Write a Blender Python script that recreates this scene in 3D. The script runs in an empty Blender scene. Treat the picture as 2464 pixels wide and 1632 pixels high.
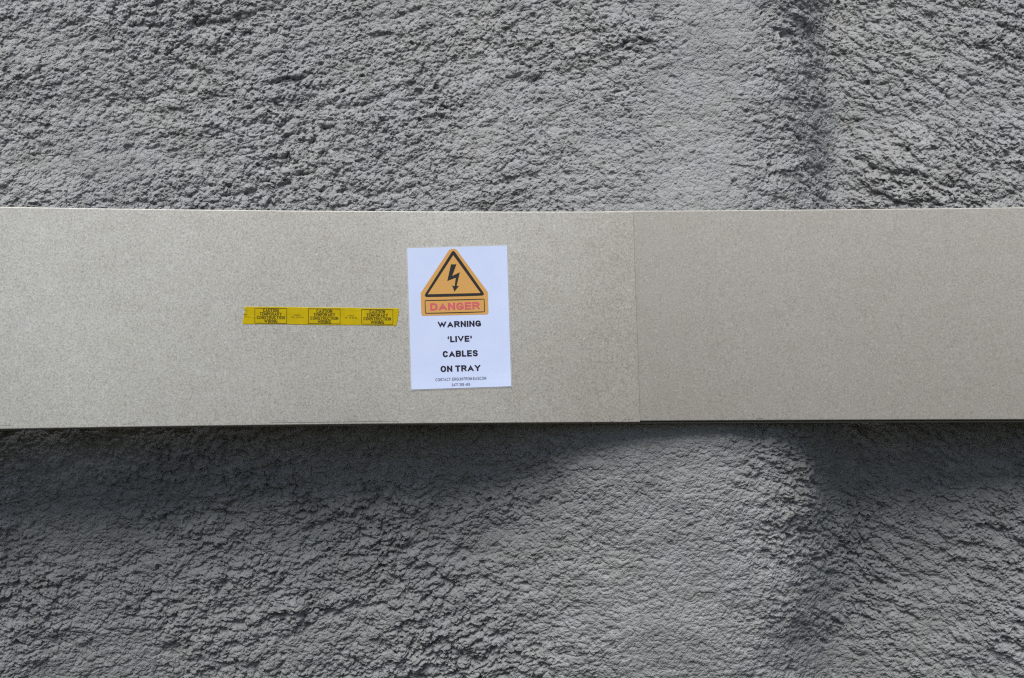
import bpy, bmesh, math
import numpy as np

sc = bpy.context.scene
C = sc.collection
R = math.radians

# ------------------------------------------------------------------ camera
# metres; x right, y into the wall, z up.  Camera level, 3.44 m in front of the tray joint.
W, H = 2464.0, 1632.0
F = 3907.0                    # focal length in photo pixels
D0 = 3.44
cam_d = bpy.data.cameras.new('camera')
cam_d.sensor_width = 36.0
cam_d.lens = 36.0 * F / W
cam_d.clip_start = 0.05
cam_d.clip_end = 200
cam = bpy.data.objects.new('camera', cam_d)
cam.location = (0, -D0, 0)
cam.rotation_euler = (R(90), 0, 0)
C.objects.link(cam)
sc.camera = cam

# ------------------------------------------------------------------ sky, sun, exposure
SUN_EL, SUN_AZ = 53.0, -17.0          # elevation; azimuth from straight behind the camera (+ right)
world = bpy.data.worlds.new('World')
sc.world = world
world.use_nodes = True
nt = world.node_tree
bg = nt.nodes['Background']
sky = nt.nodes.new('ShaderNodeTexSky')
sky.sky_type = 'NISHITA'
sky.sun_disc = False
sky.sun_elevation = R(SUN_EL)
sky.sun_rotation = R(180 - SUN_AZ)
sky.air_density = 1.0
sky.dust_density = 0.9
sky.ozone_density = 1.0
nt.links.new(sky.outputs[0], bg.inputs[0])
bg.inputs[1].default_value = 0.05
sun_d = bpy.data.lights.new('sun', 'SUN')
sun_d.energy = 2.7
sun_d.angle = R(36)
sun_d.color = (1.0, 0.972, 0.94)
sun = bpy.data.objects.new('sun', sun_d)
sun.rotation_euler = (R(90 - SUN_EL), 0, R(SUN_AZ))
sun.location = (0.5, -2.5, 3)
C.objects.link(sun)
vs = sc.view_settings
vs.view_transform = 'Standard'
vs.look = 'None'
vs.gamma = 1.0
vs.exposure = 0.93
vs.use_curve_mapping = False
sc.cycles.use_denoising = False          # keep the fine grain of the concrete and the zinc
sc.cycles.pixel_filter_type = 'BLACKMAN_HARRIS'
sc.cycles.filter_width = 1.2

# ------------------------------------------------------------------ helpers
def new_mat(name):
    m = bpy.data.materials.new(name)
    m.use_nodes = True
    return m, m.node_tree, m.node_tree.nodes['Principled BSDF']

def plain(name, col, rough=0.6, spec=0.3, metallic=0.0):
    m, t, b = new_mat(name)
    b.inputs['Base Color'].default_value = (*col, 1)
    b.inputs['Roughness'].default_value = rough
    b.inputs['Metallic'].default_value = metallic
    b.inputs['Specular IOR Level'].default_value = spec
    return m

def node(t, kind, **kw):
    n = t.nodes.new(kind)
    for k, v in kw.items():
        if k in n.inputs:
            n.inputs[k].default_value = v
        else:
            setattr(n, k, v)
    return n

def ramp(t, src, stops):
    r = t.nodes.new('ShaderNodeValToRGB')
    e = r.color_ramp.elements
    while len(e) > 1:
        e.remove(e[0])
    e[0].position, e[0].color = stops[0][0], (*stops[0][1], 1)
    for p, c in stops[1:]:
        k = e.new(p)
        k.color = (*c, 1)
    t.links.new(src, r.inputs[0])
    return r

def mixc(t, mode, fac, a, b):
    n = t.nodes.new('ShaderNodeMix')
    n.data_type = 'RGBA'
    n.blend_type = mode
    n.clamp_result = True
    if isinstance(fac, float):
        n.inputs[0].default_value = fac
    else:
        t.links.new(fac, n.inputs[0])
    for sock, v in ((n.inputs[6], a), (n.inputs[7], b)):
        if isinstance(v, tuple):
            sock.default_value = (*v, 1)
        else:
            t.links.new(v, sock)
    return n.outputs[2]

def empty(name, loc, label, cat, group=None):
    o = bpy.data.objects.new(name, None)
    o.empty_display_size = 0.05
    o.location = loc
    o['label'] = label
    o['category'] = cat
    if group:
        o['group'] = group
    C.objects.link(o)
    return o

def mesh_obj(name, verts, faces, mat, parent=None, smooth=False):
    """verts in world space; stored relative to the parent's location."""
    v = np.asarray(verts, float)
    if parent is not None:
        v = v - np.array(parent.location)
    me = bpy.data.meshes.new(name)
    me.from_pydata([tuple(p) for p in v], [], [tuple(f) for f in faces])
    me.materials.append(mat)
    if smooth:
        me.polygons.foreach_set('use_smooth', [True] * len(me.polygons))
    me.update()
    o = bpy.data.objects.new(name, me)
    C.objects.link(o)
    if parent is not None:
        o.parent = parent
    return o

# ---- the line of the tray: it bows slightly, following the wall ------------
TH = 0.447                                          # height of the covers
_px = np.linspace(-700, 3300, 801)
_t = 1 - _px / 1535.0
_s = (_px - 1535.0) / 929.0
_h = 508.5 + np.where(_px < 1535, np.where(_px < 0, 28 + 56 * (_t - 1), 28 * _t * _t), 5 * _s * _s)
_d = F * TH / _h
_X = (_px - W / 2) / F * _d
_Y = _d - D0

def tray_y(x):
    return np.interp(x, _X, _Y)

def tray_x(px):
    return float(np.interp(px, _px, _X))

def tray_mid(x):                                    # height of the tray's centre line
    p = np.interp(x, _X, _px)
    return np.interp(p, [-700, 0, 1535, 2464, 3300], [0.0390, 0.0421, 0.0468, 0.0516, 0.056])

def slope(x):
    e = 0.02
    return (tray_y(x + e) - tray_y(x - e)) / (2 * e)

def on_sheet(x, z, off=0.0):
    """point on the front of the covers, lifted `off` metres towards the viewer."""
    k = slope(x)
    n = 1 / np.sqrt(1 + k * k)
    return np.stack([x + off * k * n, tray_y(x) - off * n, z], -1)

def from_px(px, py, off=0.0):
    px = np.asarray(px, float)
    py = np.asarray(py, float)
    d = np.interp(px, _px, _d)
    return on_sheet((px - W / 2) / F * d, -(py - H / 2) / F * d, off)

# ------------------------------------------------------------------ noise
rng = np.random.default_rng(11)
_perm = rng.permutation(4096)
_g = rng.uniform(0, 2 * math.pi, 4096)
_gx, _gy = np.cos(_g).astype(np.float32), np.sin(_g).astype(np.float32)
_r1 = rng.random(4096).astype(np.float32)
_r2 = rng.random(4096).astype(np.float32)
_r3 = rng.random(4096).astype(np.float32)

def _hash(i, j, seed):
    return _perm[(_perm[(i + seed * 131) & 4095] + j) & 4095]

def perlin(x, y, seed=0):
    i = np.floor(x).astype(np.int32)
    j = np.floor(y).astype(np.int32)
    fx = (x - i).astype(np.float32)
    fy = (y - j).astype(np.float32)
    u = fx * fx * fx * (fx * (fx * 6 - 15) + 10)
    v = fy * fy * fy * (fy * (fy * 6 - 15) + 10)
    def g(di, dj):
        h = _hash(i + di, j + dj, seed)
        return _gx[h] * (fx - di) + _gy[h] * (fy - dj)
    a = g(0, 0); b = g(1, 0); c = g(0, 1); d = g(1, 1)
    a = a + u * (b - a)
    c = c + u * (d - c)
    return (a + v * (c - a)) * 1.45

def worley(x, y, seed=0, jit=0.95):
    """F1, F2 and the id value of the nearest cell."""
    i = np.floor(x).astype(np.int32)
    j = np.floor(y).astype(np.int32)
    fx = (x - i).astype(np.float32)
    fy = (y - j).astype(np.float32)
    f1 = np.full(x.shape, 9, np.float32)
    f2 = np.full(x.shape, 9, np.float32)
    idv = np.zeros(x.shape, np.float32)
    for di in (-1, 0, 1):
        for dj in (-1, 0, 1):
            h = _hash(i + di, j + dj, seed)
            dx = di + 0.5 + (_r1[h] - 0.5) * jit - fx
            dy = dj + 0.5 + (_r2[h] - 0.5) * jit - fy
            d = dx * dx + dy * dy
            near = d < f1
            f2 = np.where(near, f1, np.minimum(f2, d))
            idv = np.where(near, _r3[h], idv)
            f1 = np.where(near, d, f1)
    return np.sqrt(f1), np.sqrt(f2), idv

def sstep(a, b, x):
    t = np.clip((x - a) / (b - a), 0, 1)
    return t * t * (3 - 2 * t)

# ------------------------------------------------------------------ the sprayed concrete wall
def axis(bands):
    out = [np.array([bands[0][0]])]
    for a, b, step in bands:
        n = max(1, int(round((b - a) / step)))
        out.append(np.linspace(a, b, n + 1)[1:])
    return np.concatenate(out)

xs = axis([(-1.75, -1.22, 0.007), (-1.22, 1.22, 0.00166), (1.22, 1.75, 0.007)])
zs = axis([(-1.15, -0.80, 0.007), (-0.80, -0.125, 0.00166), (-0.125, 0.225, 0.012),
           (0.225, 0.80, 0.00166), (0.80, 1.15, 0.007)])
GX, GZ = np.meshgrid(xs, zs)
GX = GX.astype(np.float32); GZ = GZ.astype(np.float32)

# large shape: a rounded rib behind the joint, a valley right of it
def prof(pts, x):
    p = np.array(pts)
    # smooth interpolation (Catmull style via dense cosine + box blur)
    dense = np.linspace(-2.0, 2.0, 1601)
    y = np.interp(dense, p[:, 0], p[:, 1])
    k = np.hanning(27); k /= k.sum()
    y = np.convolve(np.pad(y, 13, mode='edge'), k, mode='valid')
    return np.interp(x, dense, y).astype(np.float32)

def pxx(px, d=3.66):
    return (px - W / 2) / F * d

def gap(pts):
    return [(pxx(p), float(tray_y(pxx(p, 3.44))) + g) for p, g in pts]
LOW = gap([(-900, .19), (-400, .19), (0, .188), (400, .188), (800, .184), (1050, .176), (1180, .156), (1280, .123), (1390, .082), (1500, .056),
           (1620, .042), (1730, .040), (1820, .050), (1890, .086), (1950, .142), (2005, .200), (2050, .222), (2110, .214), (2300, .184), (2464, .155), (3000, .155)])
UPP = gap([(-900, .23), (-400, .23), (0, .225), (400, .22), (800, .21), (1100, .188), (1300, .15), (1480, .10),
           (1650, .066), (1780, .058), (1860, .086), (1920, .145), (1972, .222), (2015, .268), (2055, .264), (2120, .225), (2220, .190), (2464, .16), (3000, .15)])
wob = 0.018 * perlin(GX * 1.2 + 3, GZ * 5.0, 31)
b_low = prof(LOW, GX + wob)
b_upp = prof(UPP, GX + wob)
t = sstep(-0.15, 0.55, GZ)
base = b_low * (1 - t) + b_upp * t
base = base + np.where(GZ > 0.2, (GZ - 0.2) * 0.10, 0)            # leans back above
base = base + np.where(GZ < -0.22, (-0.22 - GZ) * 0.22, 0)         # and undercuts below
base = base + 0.012 * perlin(GX * 3.1, GZ * 3.7, 1) + 0.006 * perlin(GX * 8, GZ * 9, 2)

# flow lines of the sprayed layers: up to the right on the left, down to the right on the right
gs = np.interp(xs, [-1.75, -1.2, -0.5, 0.1, 0.45, 0.66, 0.8, 1.75], [0.08, 0.12, 0.22, 0.18, 0.03, -0.22, -0.34, -0.34])
gint = np.concatenate([[0], np.cumsum(0.5 * (gs[1:] + gs[:-1]) * np.diff(xs))]).astype(np.float32)
U = GX
V = GZ - gint[None, :]
wu = 0.010 * perlin(GX * 14, GZ * 14, 3) + 0.0012 * perlin(GX * 70, GZ * 70, 4)
wv = 0.008 * perlin(GX * 14 + 7, GZ * 14 + 9, 5) + 0.0012 * perlin(GX * 70 + 5, GZ * 70, 6)
U = U + wu; V = V + wv

# where the surface is coarse and where it was sprayed smooth (crest of the rib)
PXg = GX / 3.62 * F + W / 2                      # rough photo-x of each vertex
crest = 1650 + 60 * np.clip((GZ - 0.29) / 0.5, 0, 1)
hw_l = np.where(GZ > 0.2, 330 - 150 * np.clip((GZ - 0.27) / 0.4, 0, 1), 430)
hw_r = np.where(GZ > 0.2, 210, 260)
dx = PXg - crest + 55 * perlin(GX * 5, GZ * 5, 7)
q = np.where(dx < 0, -dx / hw_l, dx / hw_r)
rough = 0.30 + 0.70 * sstep(0.20, 1.25, q)
rough = rough * (0.86 + 0.42 * perlin(GX * 2.7, GZ * 3.3, 8) + 0.22 * perlin(GX * 9, GZ * 9, 9))
rough = rough * (1 + 0.30 * perlin(U / 0.22, V / 0.075, 10))
rough = rough * (1 - 0.25 * np.exp(-((PXg - 1985) / 50) ** 2))      # overspray in the valley
rough = rough * np.where(GZ < 0, 0.88 + 0.26 * sstep(0.5, 1.0, rough), 1.0)
rough = np.clip(rough, 0.2, 1.6)

# crumbs of sprayed concrete: piled rounded grains of several sizes
def crumbs(x, y, seed, spread=0.9):
    """height of a heap of domes of random radius and level, one per cell."""
    i = np.floor(x).astype(np.int32); j = np.floor(y).astype(np.int32)
    fx = (x - i).astype(np.float32); fy = (y - j).astype(np.float32)
    out = np.full(x.shape, -0.3, np.float32)
    for di in (-1, 0, 1):
        for dj in (-1, 0, 1):
            h = _hash(i + di, j + dj, seed)
            dx = di + _r1[h] - fx
            dy = dj + _r2[h] - fy
            r = 0.45 + 0.5 * _r3[h]
            d2 = (dx * dx + dy * dy) / (r * r)
            lev = _r3[(h * 7 + 13) & 4095]
            out = np.maximum(out, np.where(d2 < 1, r * np.sqrt(np.maximum(1 - d2, 0)) + spread * (lev - 0.5), -0.3))
    return out
c1 = crumbs(U / 0.030, V / 0.021, 41, 0.5)
c2 = crumbs(U / 0.0155, V / 0.0120, 42, 0.8)
c3 = crumbs(GX / 0.0085, GZ / 0.0075, 43, 0.9)
c4 = crumbs(GX / 0.0056, GZ / 0.0050, 44, 0.9)
soft = perlin(U / 0.060, V / 0.036, 17)
# ledges where one sprayed layer ends over another
led = perlin(U / 0.085 + 0.25 * perlin(GX / 0.03, GZ / 0.03, 24), V / 0.042, 18) + 0.25 * perlin(GX / 0.011, GZ / 0.009, 27)
ledge = sstep(-0.05, 0.10, led) * sstep(-0.3, 0.3, perlin(GX / 0.16, GZ / 0.16, 20))
# ragged open pores, the dark spots between the crumbs
p1 = perlin(U / 0.0235, V / 0.0175, 28) + 0.55 * perlin(GX / 0.0115, GZ / 0.0095, 29) + 0.35 * perlin(GX / 0.0062, GZ / 0.0055, 30)
p2 = perlin(U / 0.0118, V / 0.0094, 33) + 0.5 * perlin(GX / 0.0060, GZ / 0.0052, 34)
bias = 0.16 * (rough - 0.9) + 0.08 * perlin(GX / 0.11, GZ / 0.09, 35) - 0.02
pore = sstep(0.34 - bias, 0.52 - bias, p1)
pore2 = sstep(0.40 - bias, 0.62 - bias, p2)
grit = np.random.default_rng(5).standard_normal(GX.shape).astype(np.float32)

# open pits, commonest at the top centre-left
jx = 0.004 * perlin(GX / 0.012, GZ / 0.012, 22); jz = 0.004 * perlin(GX / 0.012 + 9, GZ / 0.012, 23)
f1, f2, idp = worley((GX + jx) / 0.038, (GZ + jz) / 0.034, 5)
zone = 0.05 + 0.24 * np.exp(-((PXg - 1080) / 330) ** 2) * sstep(0.42, 0.66, GZ) \
     + 0.12 * np.exp(-((PXg - 1860) / 80) ** 2) * (GZ < 0)
rp = 0.16 + 0.16 * np.mod(idp * 37.0, 1.0)
pit = (1 - sstep(rp * 0.35, rp, f1)) * (idp < zone)

coarse = rough * (0.0046 * c1 + 0.0042 * soft + 0.0036 * ledge - 0.010 * pit)
relief = coarse + rough * (0.0042 * c2 - 0.0050 * pore - 0.0036 * pore2) \
       + (0.46 + 0.54 * rough) * (0.0026 * c3 + 0.0014 * c4) + 0.00030 * grit
relief = relief.astype(np.float32)
# displaced along the large shape's own normal, so steep flanks keep their grain
dbz = np.gradient(base, zs, axis=0).astype(np.float32)
dbx = np.gradient(base, xs, axis=1).astype(np.float32)
nl = 1 / np.sqrt(1 + dbx * dbx + dbz * dbz)
Xv = GX + relief * dbx * nl
Yv = base - relief * nl
# clumps sag a little, which undercuts their lower side
sag = (coarse - coarse.mean()) * 0.30 + rough * 0.0010 * c2
Zv = GZ + relief * dbz * nl - sag * sstep(1.10, 0.95, np.abs(GZ))

nz, nx = GX.shape
co = np.stack([Xv, Yv, Zv], -1).astype(np.float32).reshape(-1, 3)
ii = np.arange(nz * nx, dtype=np.int32).reshape(nz, nx)
quads = np.stack([ii[:-1, :-1], ii[:-1, 1:], ii[1:, 1:], ii[1:, :-1]], -1).reshape(-1, 4)
me = bpy.data.meshes.new('sprayed_concrete_wall')
me.vertices.add(len(co))
me.vertices.foreach_set('co', co.ravel())
me.loops.add(quads.size)
me.loops.foreach_set('vertex_index', quads.ravel())
me.polygons.add(len(quads))
me.polygons.foreach_set('loop_start', np.arange(0, quads.size, 4, dtype=np.int32))
me.polygons.foreach_set('use_smooth', np.zeros(len(quads), bool))
me.update(calc_edges=True)

m_wall, t, b = new_mat('sprayed_concrete')
tc = node(t, 'ShaderNodeTexCoord')
n1 = node(t, 'ShaderNodeTexNoise', Scale=5.0, Detail=5.0, Roughness=0.6)
n2 = node(t, 'ShaderNodeTexNoise', Scale=75.0, Detail=6.0, Roughness=0.65)
n3 = node(t, 'ShaderNodeTexNoise', Scale=260.0, Detail=5.0, Roughness=0.7)
for n in (n1, n2, n3):
    t.links.new(tc.outputs['Object'], n.inputs['Vector'])
c1 = ramp(t, n1.outputs[0], [(0.3, (0.272, 0.283, 0.289)), (0.7, (0.308, 0.312, 0.310))])
c2 = ramp(t, n2.outputs[0], [(0.25, (0.80, 0.78, 0.75)), (0.5, (0.98, 0.98, 0.98)), (0.75, (1.0, 1.0, 1.0))])
n4 = node(t, 'ShaderNodeTexNoise', Scale=17.0, Detail=5.0, Roughness=0.6)
t.links.new(tc.outputs['Object'], n4.inputs['Vector'])
c4_ = ramp(t, n4.outputs[0], [(0.35, (0.90, 0.885, 0.865)), (0.6, (1.0, 1.0, 1.0))])
col = mixc(t, 'MULTIPLY', 0.8, c1.outputs[0], c2.outputs[0])
col = mixc(t, 'MULTIPLY', 1.0, col, c4_.outputs[0])
c3 = ramp(t, n3.outputs[0], [(0.3, (0.72, 0.72, 0.72)), (0.55, (1, 1, 1))])
col = mixc(t, 'MULTIPLY', 0.5, col, c3.outputs[0])
t.links.new(col, b.inputs['Base Color'])
b.inputs['Roughness'].default_value = 0.95
b.inputs['Specular IOR Level'].default_value = 0.15
bp = node(t, 'ShaderNodeBump', Strength=0.75, Distance=0.0026)
t.links.new(n3.outputs[0], bp.inputs['Height'])
t.links.new(bp.outputs[0], b.inputs['Normal'])
me.materials.append(m_wall)
wall = bpy.data.objects.new('sprayed_concrete_wall', me)
wall['label'] = 'rough grey sprayed concrete wall with a rounded rib, behind the metal tray'
wall['category'] = 'wall'
C.objects.link(wall)

# ------------------------------------------------------------------ galvanised steel
def galvanised(name, dark, light, fleck, seed, tint):
    m, t, b = new_mat(name)
    tc = node(t, 'ShaderNodeTexCoord')
    mp = node(t, 'ShaderNodeMapping')
    mp.inputs['Location'].default_value = (seed, seed * 0.7, seed * 1.3)
    t.links.new(tc.outputs['Object'], mp.inputs['Vector'])
    vec = mp.outputs[0]
    # crystal flecks: two sizes of cells, warped a little so they are not round
    nw = node(t, 'ShaderNodeTexNoise', Scale=160.0, Detail=2.0)
    t.links.new(vec, nw.inputs['Vector'])
    va = node(t, 'ShaderNodeVectorMath', operation='MULTIPLY_ADD')
    va.inputs[1].default_value = (0.008, 0.008, 0.008)
    t.links.new(nw.outputs['Color'], va.inputs[0])
    t.links.new(vec, va.inputs[2])
    v1 = node(t, 'ShaderNodeTexVoronoi', Scale=330.0)
    v2 = node(t, 'ShaderNodeTexVoronoi', Scale=620.0)
    for v in (v1, v2):
        t.links.new(va.outputs[0], v.inputs['Vector'])
    s1 = node(t, 'ShaderNodeSeparateColor'); t.links.new(v1.outputs['Color'], s1.inputs[0])
    s2 = node(t, 'ShaderNodeSeparateColor'); t.links.new(v2.outputs['Color'], s2.inputs[0])
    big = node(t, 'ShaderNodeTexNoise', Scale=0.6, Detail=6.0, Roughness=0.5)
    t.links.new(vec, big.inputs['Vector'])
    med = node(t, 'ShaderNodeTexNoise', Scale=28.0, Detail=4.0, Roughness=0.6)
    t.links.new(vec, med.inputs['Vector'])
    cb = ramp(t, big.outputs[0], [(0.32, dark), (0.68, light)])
    ct = ramp(t, med.outputs[0], [(0.3, tint), (0.7, (1.0, 1.0, 1.0))])
    col = mixc(t, 'MULTIPLY', 0.8, cb.outputs[0], ct.outputs[0])
    f1 = ramp(t, s1.outputs[0], [(0.0, (1 - fleck * 0.55,) * 3), (0.22, (0.98,) * 3), (0.9, (1.0,) * 3), (1.0, (1.0,) * 3)])
    col = mixc(t, 'MULTIPLY', 1.0, col, f1.outputs[0])
    f2 = ramp(t, s2.outputs[1], [(0.0, (1 - fleck * 0.6,) * 3), (0.35, (1.0,) * 3)])
    col = mixc(t, 'MULTIPLY', 1.0, col, f2.outputs[0])
    # soft mottling of the zinc
    mot = node(t, 'ShaderNodeTexNoise', Scale=300.0, Detail=3.0, Roughness=0.65)
    t.links.new(vec, mot.inputs['Vector'])
    mo = ramp(t, mot.outputs[0], [(0.34, (1 - fleck * 1.25,) * 3), (0.56, (0.99,) * 3), (0.70, (1.0,) * 3)])
    col = mixc(t, 'MULTIPLY', 1.0, col, mo.outputs[0])
    # a few bright crystals
    fb = ramp(t, s1.outputs[2], [(0.93, (0, 0, 0)), (0.985, (fleck * 0.25,) * 3)])
    col = mixc(t, 'ADD', 1.0, col, fb.outputs[0])
    t.links.new(col, b.inputs['Base Color'])
    b.inputs['Metallic'].default_value = 0.25
    rr = node(t, 'ShaderNodeMapRange')
    rr.inputs[3].default_value = 0.42
    rr.inputs[4].default_value = 0.62
    t.links.new(s1.outputs[1], rr.inputs[0])
    t.links.new(rr.outputs[0], b.inputs['Roughness'])
    ad = node(t, 'ShaderNodeMath', operation='ADD')
    t.links.new(s1.outputs[1], ad.inputs[0]); t.links.new(big.outputs[0], ad.inputs[1])
    bp = node(t, 'ShaderNodeBump', Strength=0.10, Distance=0.0006)
    t.links.new(ad.outputs[0], bp.inputs['Height'])
    t.links.new(bp.outputs[0], b.inputs['Normal'])
    return m

m_galv_a = galvanised('galvanised_flecked', (0.385, 0.370, 0.330), (0.635, 0.637, 0.598), 0.25, 1.0, (0.93, 0.915, 0.89))  # light tone and seed put the sheen at the left end into the colour
m_galv_b = galvanised('galvanised_dull', (0.332, 0.313, 0.276), (0.372, 0.360, 0.330), 0.20, 5.0, (0.94, 0.925, 0.905))
m_rail = plain('tray_steel', (0.20, 0.19, 0.18), 0.5, 0.4, 0.4)

def sweep(name, profile, xa, xb, mat, parent, dz0=0.0, nseg=70, smooth_from=None):
    """closed profile [(y offset behind the cover's front, z from the mid line)], swept along the
    bowed tray line between x = xa(z) and xb(z)."""
    P = np.array(profile)
    n = len(P)
    V = []
    for k in range(nseg + 1):
        f = k / nseg
        for (yo, zo) in P:
            x = xa(zo) * (1 - f) + xb(zo) * f
            p = on_sheet(np.float64(x), 0.0, -yo)
            V.append((p[0], p[1], float(tray_mid(x)) + zo))
    Fc = []
    for k in range(nseg):
        for i in range(n):
            j = (i + 1) % n
            Fc.append((k * n + i, (k + 1) * n + i, (k + 1) * n + j, k * n + j))
    Fc.append(tuple(range(n)))
    Fc.append(tuple(reversed(range(nseg * n, nseg * n + n))))
    o = mesh_obj(name, V, Fc, mat, parent)
    bm = bmesh.new(); bm.from_mesh(o.data)
    bmesh.ops.recalc_face_normals(bm, faces=bm.faces)
    for f in bm.faces:
        f.smooth = len(f.verts) == 4
    for e in bm.edges:
        if len(e.link_faces) == 2 and e.calc_face_angle(0) > R(35):
            e.smooth = False
    bm.to_mesh(o.data); bm.free()
    return o

def cover_profile(y0, ztop, zbot, r, th):
    """front sheet with its rolled upper and lower bends, outside then inside."""
    out = []
    for k in range(7):
        a = R(90 * k / 6)
        out.append((y0 + r - r * math.sin(a), ztop - r + r * math.cos(a)))
    for k in range(7):
        a = R(90 * k / 6)
        out.append((y0 + r - r * math.cos(a), zbot + r - r * math.sin(a)))
    ri = r - th
    for k in range(7):
        a = R(90 * k / 6)
        out.append((y0 + r - ri * math.sin(a), zbot + r - ri * math.cos(a)))
    for k in range(7):
        a = R(90 * k / 6)
        out.append((y0 + r - ri * math.cos(a), ztop - r + ri * math.sin(a)))
    return out

def cover(label, y0, ztop, zbot, xa, xb, mat):
    xm = 0.5 * (xa(0) + xb(0))
    e = empty('tray_cover', (xm, float(tray_y(xm)), float(tray_mid(xm)) + zbot), label, 'cable tray cover', 'galvanised covers of the cable tray')
    r, th, dp = 0.0026, 0.0012, 0.018
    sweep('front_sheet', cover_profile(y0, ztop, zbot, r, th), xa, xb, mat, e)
    yb = y0 + r + 0.0001
    sweep('top_flange', [(yb, ztop), (yb, ztop - th), (yb + dp, ztop - th), (yb + dp, ztop)], xa, xb, mat, e)
    sweep('bottom_flange', [(yb, zbot), (yb, zbot + th), (yb + dp, zbot + th), (yb + dp, zbot)], xa, xb, mat, e)
    return e

xl = tray_x(-600); xr = tray_x(3150)
sx_top, sx_bot = tray_x(1523), tray_x(1540)
def joint(z):
    f = (TH / 2 - z) / TH
    return sx_top * (1 - f) + sx_bot * f
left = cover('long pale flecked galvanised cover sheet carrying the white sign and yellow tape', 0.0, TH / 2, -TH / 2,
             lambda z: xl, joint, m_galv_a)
right = cover('plain duller galvanised cover sheet right of the joint, tucked under its neighbour', 0.0016, TH / 2 + 0.0014, -TH / 2 + 0.0026,
              lambda z: joint(z) - 0.06, lambda z: xr, m_galv_b)

# the tray itself: only its lower rail shows as a dark lip below the covers
tr = empty('cable_tray', (0.2, float(tray_y(0.2)) + 0.02, float(tray_mid(0.2)) - TH / 2 - 0.004),
           'steel cable tray behind the covers, its dark lower lip showing', 'cable tray')
z0 = -TH / 2
sweep('lower_rail', [(0.018, z0 - 0.0032), (0.018, z0 - 0.0002), (0.0298, z0 - 0.0002), (0.0298, z0 - 0.0032)], lambda z: xl, lambda z: xr, m_rail, tr)
z1 = TH / 2 - 0.004
sweep('upper_rail', [(0.012, z1), (0.012, z1 - 0.002), (0.0298, z1 - 0.002), (0.0298, z1)], lambda z: xl, lambda z: xr, m_rail, tr)
sweep('back_plate', [(0.030, z1 + 0.0005), (0.030, z0 - 0.003), (0.032, z0 - 0.003), (0.032, z1 + 0.0005)], lambda z: xl, lambda z: xr, m_rail, tr)

# ------------------------------------------------------------------ flat print helpers
def round_poly(pts, rad, n=6):
    pts = [np.array(p, float) for p in pts]
    out = []
    for i, p in enumerate(pts):
        a = pts[i - 1]; c = pts[(i + 1) % len(pts)]
        r = rad[i] if isinstance(rad, (list, tuple)) else rad
        if r <= 0:
            out.append(p); continue
        da = (a - p) / np.linalg.norm(a - p); dc = (c - p) / np.linalg.norm(c - p)
        ang = math.acos(float(np.clip(np.dot(da, dc), -1, 1)))
        tl = min(r / math.tan(ang / 2), 0.45 * np.linalg.norm(a - p), 0.45 * np.linalg.norm(c - p))
        p0 = p + da * tl; p1 = p + dc * tl
        for k in range(n + 1):
            s = k / n
            out.append((1 - s) ** 2 * p0 + 2 * s * (1 - s) * p + s * s * p1)
    return np.array(out)

def inset(poly, w):
    """offset a closed polygon inwards by w (whichever side its winding is)."""
    n = len(poly)
    area = 0.5 * sum(poly[i - 1][0] * poly[i][1] - poly[i][0] * poly[i - 1][1] for i in range(n))
    sg = 1 if area > 0 else -1
    out = []
    for i in range(n):
        a = poly[i] - poly[i - 1]; c = poly[(i + 1) % n] - poly[i]
        la, lc = np.linalg.norm(a), np.linalg.norm(c)
        if la < 1e-9: a, la = c, lc
        if lc < 1e-9: c, lc = a, la
        na = np.array([-a[1], a[0]]) / la; nc = np.array([-c[1], c[0]]) / lc
        m = na + nc
        m /= max(1e-9, np.dot(m, m)) / 2
        out.append(poly[i] + sg * w * m)
    return np.array(out)

def fill(poly):
    """triangulate a simple polygon -> (verts2d, faces)."""
    bm = bmesh.new()
    vs_ = [bm.verts.new((p[0], p[1], 0)) for p in poly]
    f = bm.faces.new(vs_)
    bm.normal_update()
    bmesh.ops.triangulate(bm, faces=[f])
    bm.verts.index_update()
    V = np.array([v.co[:2] for v in bm.verts])
    Fc = [tuple(v.index for v in f.verts) for f in bm.faces]
    bm.free()
    return V, Fc

def ring(outer, inner):
    n = len(outer)
    V = np.concatenate([outer, inner])
    Fc = [(i, (i + 1) % n, n + (i + 1) % n, n + i) for i in range(n)]
    return V, Fc

def ell(cx, cy, rx, ry, a0, a1, n=14, p=1.0):
    out = []
    for k in range(n + 1):
        a = R(a0 + (a1 - a0) * k / n)
        c, s_ = math.cos(a), math.sin(a)
        out.append((cx + rx * math.copysign(abs(c) ** p, c), cy + ry * math.copysign(abs(s_) ** p, s_)))
    return out
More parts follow.
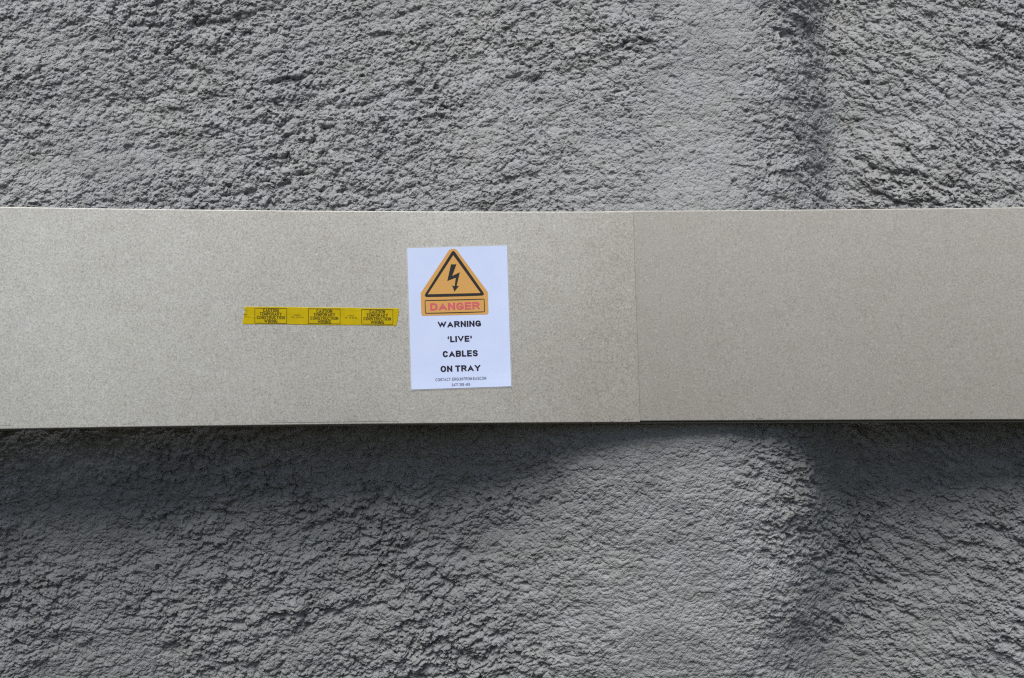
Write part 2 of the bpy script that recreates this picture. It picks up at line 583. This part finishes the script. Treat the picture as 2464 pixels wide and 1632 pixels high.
# capitals as centre-line strokes in a unit box: letter -> (relative width, strokes)
def glyphs(p):
    up = ell(.58, .765, .42, .235, 90, -90, 10, p)
    lo = ell(.58, .265, .42, .265, 90, -90, 10, p)
    bowl_r = ell(.45, .5, .55, .5, 90, -90, 14, p)
    o_ = ell(.5, .5, .5, .5, 90, 450, 28, p)
    return {
        'A': (1.0, [[(0, 0), (.5, 1), (1, 0)], [(.2, .27), (.8, .27)]]),
        'B': (.86, [[(0, .53)] + [(0, 1)] + up + [(0, .53)], [(0, .53)] + lo + [(0, 0), (0, .53)]]),
        'C': (.86, [ell(.5, .5, .5, .5, 38, 322, 22, p)]),
        'D': (.88, [[(0, .5), (0, 1)] + bowl_r + [(0, 0), (0, .5)]]),
        'E': (.78, [[(1, 1), (0, 1), (0, 0), (1, 0)], [(0, .51), (.92, .51)]]),
        'F': (.72, [[(1, 1), (0, 1), (0, 0)], [(0, .50), (.88, .50)]]),
        'G': (.90, [ell(.5, .5, .5, .5, 40, 310, 22, p) + [(1, .12), (1, .44), (.55, .44)]]),
        'I': (.0, [[(0, 0), (0, 1)]]),
        'L': (.72, [[(0, 1), (0, 0), (1, 0)]]),
        'M': (1.0, [[(0, 0), (0, 1)], [(.02, 1), (.5, 0), (.98, 1)], [(1, 1), (1, 0)]]),
        'N': (.86, [[(0, 0), (0, 1)], [(.02, 1), (.98, 0)], [(1, 0), (1, 1)]]),
        'O': (.92, [o_]),
        'P': (.76, [[(0, 0), (0, 1)] + ell(.55, .73, .45, .27, 90, -90, 10, p) + [(0, .46)]]),
        'R': (.90, [[(0, 0), (0, 1)] + ell(.55, .75, .41, .25, 90, -90, 10, p) + [(0, .50)], [(.5, .50), (1, 0)]]),
        'S': (.84, [ell(.5, .755, .47, .245, 25, 270, 14, p) + ell(.5, .255, .5, .255, 90, -155, 14, p)]),
        'T': (.84, [[(0, 1), (1, 1)], [(.5, 1), (.5, 0)]]),
        'U': (.82, [[(0, 1), (0, .35)] + ell(.5, .35, .5, .35, 180, 360, 14, p) + [(1, .35), (1, 1)]]),
        'V': (1.0, [[(0, 1), (.5, 0), (1, 1)]]),
        'W': (1.40, [[(0, 1), (.25, 0), (.5, 1), (.75, 0), (1, 1)]]),
        'Y': (.98, [[(0, 1), (.5, .45), (1, 1)], [(.5, .5), (.5, 0)]]),
        'h': (.55, [[(0, 0), (0, 1)], [(0, .38)] + ell(.5, .38, .5, .27, 180, 0, 8) + [(1, 0)]]),
        '0': (.62, [o_]),
        '1': (.34, [[(1, 0), (1, 1), (0, .72)]]),
        '2': (.62, [ell(.5, .72, .5, .28, 160, -30, 10) + [(0, 0), (1, 0)]]),
        '3': (.62, [ell(.45, .75, .5, .25, 150, -90, 10), ell(.45, .25, .55, .25, 90, -150, 10)]),
        '4': (.64, [[(.75, 0), (.75, 1), (0, .28), (1, .28)]]),
        '5': (.62, [[(.9, 1), (.15, 1), (.08, .52)] + ell(.45, .32, .55, .32, 120, -150, 12)]),
        '6': (.62, [ell(.5, .32, .5, .32, 180, 540, 18) + [(.05, .6)] + ell(.55, .6, .5, .4, 180, 50, 8)]),
        '7': (.62, [[(0, 1), (1, 1), (.35, 0)]]),
        '9': (.62, [ell(.5, .68, .5, .32, 0, 360, 18) + [(.95, .4)] + ell(.45, .4, .5, .4, 0, -130, 8)]),
        ':': (.0, [[(0, .0), (0, .02)], [(0, .60), (0, .62)]]),
        '\u2018': (.06, [[(1, 1), (0, .80), (.6, .66)]]),
        '\u2019': (.06, [[(.4, 1), (1, .86), (0, .66)]]),
    }

def stroke(pts, s):
    """thick line with square ends -> verts, faces."""
    P = np.array(pts, float)
    keep = [0] + [i for i in range(1, len(P)) if np.linalg.norm(P[i] - P[i - 1]) > 1e-5]
    P = P[keep]
    closed = np.linalg.norm(P[0] - P[-1]) < 1e-5
    if closed:
        P = P[:-1]
    n = len(P)
    h = s / 2
    Lf, Rt = [], []
    for i in range(n):
        if closed or 0 < i < n - 1:
            a = P[i] - P[i - 1]; c = P[(i + 1) % n] - P[i]
            a /= np.linalg.norm(a); c /= np.linalg.norm(c)
            na = np.array([-a[1], a[0]]); nc = np.array([-c[1], c[0]])
            m = na + nc
            l2 = max(np.dot(m, m), 0.12)
            m = m * 2 / l2
            q_ = P[i]
        else:
            c = P[1] - P[0] if i == 0 else P[-1] - P[-2]
            c = c / np.linalg.norm(c)
            m = np.array([-c[1], c[0]])
            q_ = P[i] - c * h if i == 0 else P[i] + c * h
        Lf.append(q_ + m * h); Rt.append(q_ - m * h)
    V = np.array(Lf + Rt)
    k = n if closed else n - 1
    return V, [(i, (i + 1) % n, n + (i + 1) % n, n + i) for i in range(k)]

def text2d(txt, aspect, s=0.24, p=0.86, gap=0.13, bar=0.76):
    """lettering of the given width/height ratio in a unit box -> verts, faces, layer per vertex."""
    G = glyphs(p)
    def lay(wf):
        x, out = 0.0, []
        for ch in txt:
            if ch == ' ':
                x += 0.34 * wf; continue
            w, st = G[ch]
            iw = max(w * wf - (s if w > .1 else 0), 0.0)
            if w <= .1:
                iw = w
            for q_ in st:
                out.append((ch, x, iw, [(x + s / 2 + a * iw, s * bar / 2 + c * (1 - s * bar)) for a, c in q_]))
            x += iw + s + gap * wf
        return out, x - gap * wf
    lo_, hi_ = 0.2, 4.0
    for _ in range(40):
        wf = (lo_ + hi_) / 2
        if lay(wf)[1] > aspect: hi_ = wf
        else: lo_ = wf
    strokes, tot = lay(wf)
    Vs, Fs, Ls, n = [], [], [], 0
    for k, (ch, x, iw, q_) in enumerate(strokes):
        V, Fc = stroke([(a, c / bar) for a, c in q_], s * (1.0 if ch not in '\u2018\u2019' else 0.8))
        V[:, 1] *= bar
        V[:, 1] = np.clip(V[:, 1], 0, 1)
        V[:, 0] = np.clip(V[:, 0], x - .02, x + iw + s + .02)
        Vs.append(V); Fs += [tuple(i + n for i in f) for f in Fc]; Ls.append(np.full(len(V), k % 3)); n += len(V)
    V = np.concatenate(Vs)
    V[:, 0] /= tot
    return V, Fs, np.concatenate(Ls)

def face_viewer(o):
    """make all print faces look at the viewer."""
    bm = bmesh.new(); bm.from_mesh(o.data)
    bm.normal_update()
    fl = [f for f in bm.faces if f.normal.y > 0]
    bmesh.ops.reverse_faces(bm, faces=fl)
    bm.to_mesh(o.data); bm.free()

# ------------------------------------------------------------------ the warning sign (A4 paper)
m_paper, t, b = new_mat('office_paper')
tc = node(t, 'ShaderNodeTexCoord')
nz_ = node(t, 'ShaderNodeTexNoise', Scale=14.0, Detail=3.0)
t.links.new(tc.outputs['Object'], nz_.inputs['Vector'])
cr_ = ramp(t, nz_.outputs[0], [(0.3, (0.485, 0.555, 0.75)), (0.7, (0.51, 0.58, 0.77))])
t.links.new(cr_.outputs[0], b.inputs['Base Color'])
b.inputs['Roughness'].default_value = 0.45
b.inputs['Specular IOR Level'].default_value = 0.35
m_orange = plain('orange_print', (0.53, 0.29, 0.085), 0.45, 0.3)
m_black = plain('black_print', (0.018, 0.018, 0.019), 0.5, 0.3)
m_red = plain('faded_red_print', (0.52, 0.095, 0.12), 0.5, 0.3)
m_navy = plain('dark_text_print', (0.014, 0.011, 0.026), 0.5, 0.3)
m_grey = plain('small_text_print', (0.10, 0.10, 0.16), 0.5, 0.3)
m_film, t, b = new_mat('laminate_film')
b.inputs['Base Color'].default_value = (0.72, 0.74, 0.76, 1)
b.inputs['Roughness'].default_value = 0.25
b.inputs['Alpha'].default_value = 0.28

# layout measured on the sign: TL, right edge vector, down edge vector of a 210 x 297 mm sheet
S_TL = np.array([75.0, 115.0]); S_R = np.array([969.0, -24.5]); S_D = np.array([49.0, 1354.5])
_Minv = np.linalg.inv(np.stack([S_R / 210.0, S_D / 297.0], 1))
def sign_mm(p):
    return (_Minv @ (np.atleast_2d(np.asarray(p, float)) - S_TL).T).T          # mm right, mm down
# centre of the sheet on the cover
cpx = 960 + (S_TL + 0.5 * S_R + 0.5 * S_D)[0] / 4.02
cpy = 570 + (S_TL + 0.5 * S_R + 0.5 * S_D)[1] / 4.02
cc = from_px(cpx, cpy)
ROLL = R(1.75)
kx = 1 / math.sqrt(1 + float(slope(cc[0])) ** 2)
def sign_pt(mm, off):
    a = (mm[:, 0] - 105) / 1000.0
    c = -(mm[:, 1] - 148.5) / 1000.0
    s = a * math.cos(ROLL) - c * math.sin(ROLL)
    z = a * math.sin(ROLL) + c * math.cos(ROLL)
    # the lower edge of the paper lifts very slightly off the metal
    lift = 0.0010 * np.clip((mm[:, 1] - 250) / 47.0, 0, 1) ** 2 + 0.0006 * np.clip((mm[:, 0] - 180) / 30.0, 0, 1) ** 2
    return on_sheet(cc[0] + s * kx, cc[2] + z, off + lift)

sign = empty('warning_sign', tuple(sign_pt(np.array([[105.0, 297.0]]), 0.0)[0]),
             'white paper electrical danger sign stuck on the metal cover right of the tape', 'warning sign')

def sign_grid(name, a0, a1, b0, b1, off, mat, na=16, nb=20):
    A, B = np.meshgrid(np.linspace(a0, a1, na), np.linspace(b0, b1, nb))
    P = sign_pt(np.stack([A.ravel(), B.ravel()], 1), off)
    Fc = [(j * na + i, j * na + i + 1, (j + 1) * na + i + 1, (j + 1) * na + i) for j in range(nb - 1) for i in range(na - 1)]
    o = mesh_obj(name, P, Fc, mat, sign, False)
    face_viewer(o)
    return o

def sign_print(name, V, Fc, off, mat, parent=None):
    """V in the measuring coordinates of the sign."""
    o = mesh_obj(name, sign_pt(sign_mm(V), off), Fc, mat, sign)
    face_viewer(o)
    if parent is not None:
        # sub-part: same origin as its part, which itself sits on the sign's origin
        o.parent = parent
    return o

sign_grid('laminate', -2.6, 212.4, -2.4, 299.2, 0.00030, m_film)
pp = sign_grid('paper', 0, 210, 0, 297, 0.00055, m_paper)
sol = pp.modifiers.new('thickness', 'SOLIDIFY'); sol.thickness = 0.0002; sol.offset = -1

panel = round_poly([(487, 122), (547, 120), (860, 536), (868, 752), (215, 764), (207, 546)], [48, 48, 30, 26, 26, 30])
def finer(poly, step=22.0):
    out = []
    for i in range(len(poly)):
        a, c = poly[i], poly[(i + 1) % len(poly)]
        n = max(1, int(np.linalg.norm(c - a) / step))
        for k in range(n):
            out.append(a + (c - a) * k / n)
    return np.array(out)
po = sign_print('danger_panel', *fill(finer(panel)), 0.00080, m_orange)
tri_o = round_poly([(521, 128), (838, 570), (232, 584)], [22, 24, 24], 8)
tri_i = round_poly([(521, 181), (790, 546), (275, 557)], [2, 2, 2], 8)
sign_print('triangle_border', *ring(tri_o, tri_i), 0.00105, m_black, po)
bolt = np.array([(500, 270), (553, 270), (513, 381), (587, 346), (556, 477), (566, 478), (580, 478), (560, 500), (535, 534),
                 (522, 498), (509, 470), (524, 478), (537, 479), (547, 399), (464, 431)], float)
sign_print('lightning_bolt', *fill(bolt), 0.00105, m_black, po)
fr = round_poly([(246, 613), (828, 601), (833, 730), (251, 743)], 16, 6)
sign_print('text_frame', *ring(fr, inset(fr, 7.0)), 0.00105, m_black, po)

def sign_text(s, x0, x1, yc, h, mat, bold, parent=None):
    w = x1 - x0
    V, Fc, Lr = text2d(s, w / h, bold)
    ex = S_R / np.linalg.norm(S_R); ey = -S_D / np.linalg.norm(S_D)
    P = np.array([(x0 + x1) / 2, yc]) + (V[:, :1] - 0.5) * w * ex + (V[:, 1:] - 0.5) * h * ey
    return sign_print('lettering', P, Fc, 0.00108 + 5e-6 * Lr, mat, parent)
sign_text('DANGER', 300, 782, 672, 70, m_red, 0.285, po)
sign_text('WARNING', 373, 794, 843, 57, m_navy, 0.28)
sign_text('\u2018LIVE\u2019', 468, 709, 986, 57, m_navy, 0.28)
sign_text('CABLES', 424, 765, 1127, 59, m_navy, 0.28)
sign_text('ON TRAY', 403, 793, 1269, 58, m_navy, 0.28)
sign_text('CONTACT: ERGUN FROM EASCOM', 355, 848, 1370, 28, m_grey, 0.14)
sign_text('0477 299 466', 513, 692, 1424, 27, m_grey, 0.14)

# ------------------------------------------------------------------ the yellow caution tape
m_tape, t, b = new_mat('yellow_vinyl_tape')
tc = node(t, 'ShaderNodeTexCoord')
nz_ = node(t, 'ShaderNodeTexNoise', Scale=60.0, Detail=3.0)
t.links.new(tc.outputs['Object'], nz_.inputs['Vector'])
cr_ = ramp(t, nz_.outputs[0], [(0.3, (0.39, 0.285, 0.001)), (0.7, (0.46, 0.34, 0.002))])
t.links.new(cr_.outputs[0], b.inputs['Base Color'])
b.inputs['Roughness'].default_value = 0.38
b.inputs['Specular IOR Level'].default_value = 0.18
m_ink = plain('brown_black_ink', (0.045, 0.034, 0.002), 0.5, 0.3)
m_ink2 = plain('faint_ink', (0.11, 0.08, 0.003), 0.5, 0.3)

def tape_px(p):
    p = np.atleast_2d(np.asarray(p, float))
    return p[:, 0] / 5.776 + 570, p[:, 1] / 5.776 + 720
def tape_pt(p, off):
    x, y = tape_px(p)
    return from_px(x, y, off)
tape = empty('caution_tape', tuple(tape_pt([(1165, 360)], 0.0)[0]),
             'strip of yellow printed caution tape with torn ends left of the sign', 'tape')
vL = [(0, 122), (0.07, 103), (0.16, 96), (0.22, 122), (0.27, 113), (0.36, 103), (0.45, 96), (0.62, 91), (0.8, 85), (0.93, 80), (1, 84)]
vR = [(0, 2252), (0.1, 2254), (0.3, 2249), (0.40, 2246), (0.46, 2236), (0.55, 2241), (0.62, 2232), (0.7, 2236), (0.85, 2226), (0.93, 2222), (1, 2212)]
na, nb = 260, 34
P = np.zeros((nb, na, 2)); OFF = np.zeros((nb, na))
for j in range(nb):
    v = j / (nb - 1)
    x0 = np.interp(v, *zip(*vL)) + 2.0 * rng.standard_normal(); x1 = np.interp(v, *zip(*vR)) + 2.0 * rng.standard_normal()
    u = np.linspace(0, 1, na)
    xx = x0 + (x1 - x0) * u
    yt = 103 + (xx - 118) * (127 - 103) / (2253 - 118) + 1.5 * np.sin(xx / 130.0)
    yb_ = 346 + (xx - 80) * (371 - 346) / (2215 - 80) + 1.5 * np.sin(xx / 170.0 + 1)
    P[j, :, 0] = xx
    P[j, :, 1] = yt + (yb_ - yt) * v
    yy = P[j, :, 1]
    wr = sstep(2165, 2195, xx)                                      # crinkled free end
    s = (yy - 0.55 * (2250 - xx) * np.sin((yy - 100) / 140.0)) / 26.0
    OFF[j] += 0.00055 * wr * (0.5 + 0.5 * np.sin(s * 2 * math.pi * 0.8)) * (0.6 + 0.4 * np.sin(yy / 31.0))
    wl = 1 - sstep(120, 170, xx)
    OFF[j] += 0.0005 * wl * (1 - sstep(0, 40, np.abs(yy - 145)))
    crease = 1 - sstep(0, 9, np.abs(yy - 243 - (xx - 180) * 0.03))
    OFF[j] += 0.00035 * crease * (1 - sstep(255, 300, xx)) * sstep(100, 140, xx)
    OFF[j] += 0.00025 * (1 - sstep(0, 12, np.abs((xx - 2090) + (yy - 190) * 1.0))) * (yy < 240) * (yy > 150)
V = tape_pt(P.reshape(-1, 2), 0.00025 + OFF.ravel())
Fc = [(j * na + i, j * na + i + 1, (j + 1) * na + i + 1, (j + 1) * na + i) for j in range(nb - 1) for i in range(na - 1)]
o = mesh_obj('strip', V, Fc, m_tape, tape, True); face_viewer(o)
sol = o.modifiers.new('thickness', 'SOLIDIFY'); sol.thickness = 0.00015; sol.offset = -1

def tape_print(name, V, Fc, mat, off=0.00045, parent=None):
    o = mesh_obj(name, tape_pt(V, off), Fc, mat, tape)
    face_viewer(o)
    if parent is not None:
        o.parent = parent
    return o
def tape_text(s, x0, x1, yc, h, mat, bold, parent=None):
    V, Fc, Lr = text2d(s, (x1 - x0) / h, bold, 0.7)
    k = 0.0105
    X = x0 + V[:, 0] * (x1 - x0)
    Y = yc - (V[:, 1] - 0.5) * h + (X - (x0 + x1) / 2) * k
    return tape_print('lettering', np.stack([X, Y], 1), Fc, mat, 0.00048 + 5e-6 * Lr, parent)
boxes = [([(247, 121), (697, 128), (695, 341), (245, 336)], 0, 0),
         ([(990, 130), (1438, 135), (1438, 348), (990, 343)], 744, 9),
         ([(1731, 140), (2172, 143), (2172, 353), (1731, 350)], 1482, 17)]
for pts, dx_, dy_ in boxes:
    outer = finer(np.array(pts, float), 30)
    inner = finer(np.array(pts, float), 30)
    cen = outer.mean(0)
    half = (np.abs(outer - cen)).max(0)
    inner = cen + (outer - cen) * (half - 7.0) / half
    fo = tape_print('print_frame', *ring(outer, inner), m_ink)
    for s, a, c, y, h in (('CAUTION', 362, 580, 157, 46), ('TEMPORARY', 318, 622, 206, 44),
                          ('CONSTRUCTION', 277, 664, 256, 44), ('WIRING', 377, 563, 305, 46)):
        k = 0.985 if dx_ == 1482 else 1.0
        m_ = (a + c) / 2 + dx_ - (2 if k < 1 else 0)
        tape_text(s, m_ - (c - a) / 2 * k, m_ + (c - a) / 2 * k, y + dy_, h, m_ink, 0.20, fo)
for dx_, dy_ in ((0, 0), (742, 7)):
    tape_text('CABAC', 793 + dx_, 890 + dx_, 221 + dy_, 20, m_ink2, 0.17)
    tape_text('Ph:  13 35 22', 762 + dx_, 925 + dx_, 252 + dy_, 20, m_ink2, 0.17)
tape_text('BAC', 98, 145, 212, 20, m_ink2, 0.17)
tape_text('35 22', 104, 178, 241, 19, m_ink2, 0.17)

# ------------------------------------------------------------------ scratches and scuffs on the covers
m_scr = plain('scratch_dark', (0.10, 0.10, 0.11), 0.6, 0.3)
def scratch(x0, y0, x1, y1, w, parent, dy=0.0):
    n = 14
    xs_ = np.linspace(x0, x1, n); ys_ = np.linspace(y0, y1, n) + 0.3 * rng.standard_normal(n)
    ww = w * (0.5 + 0.5 * rng.random(n)) * np.sin(np.linspace(0.15, math.pi - 0.15, n)) ** 0.4
    top = from_px(xs_, ys_ - ww / 2, 0.00012); bot = from_px(xs_, ys_ + ww / 2, 0.00012)
    V = np.concatenate([top, bot]); V[:, 1] += dy
    o = mesh_obj('scratch', V, [(i, i + 1, n + i + 1, n + i) for i in range(n - 1)], m_scr, parent)
    face_viewer(o)
for a in ((650, 1017.0, 962, 1014.2, 1.5), (0, 1024.5, 32, 1024.2, 1.2), (288, 1020.6, 332, 1020.4, 1.2), (652, 1013.2, 690, 1012.6, 0.8),
          (1135, 1012, 1172, 1011.5, 0.9), (1500, 1011, 1507, 1009.5, 1.6), (1511, 1011, 1517, 1008.5, 1.8), (1518, 1010, 1524, 1009, 1.5), (1471, 1015, 1476, 1014, 1.6)):
    scratch(*a, left)
for a in ((1548, 985.6, 1550, 986.2, 1.8), (1552, 1004, 1558, 1003.8, 1.8), (1818, 1008, 1838, 1007.4, 1.6)):
    scratch(*a, right, 0.0016)
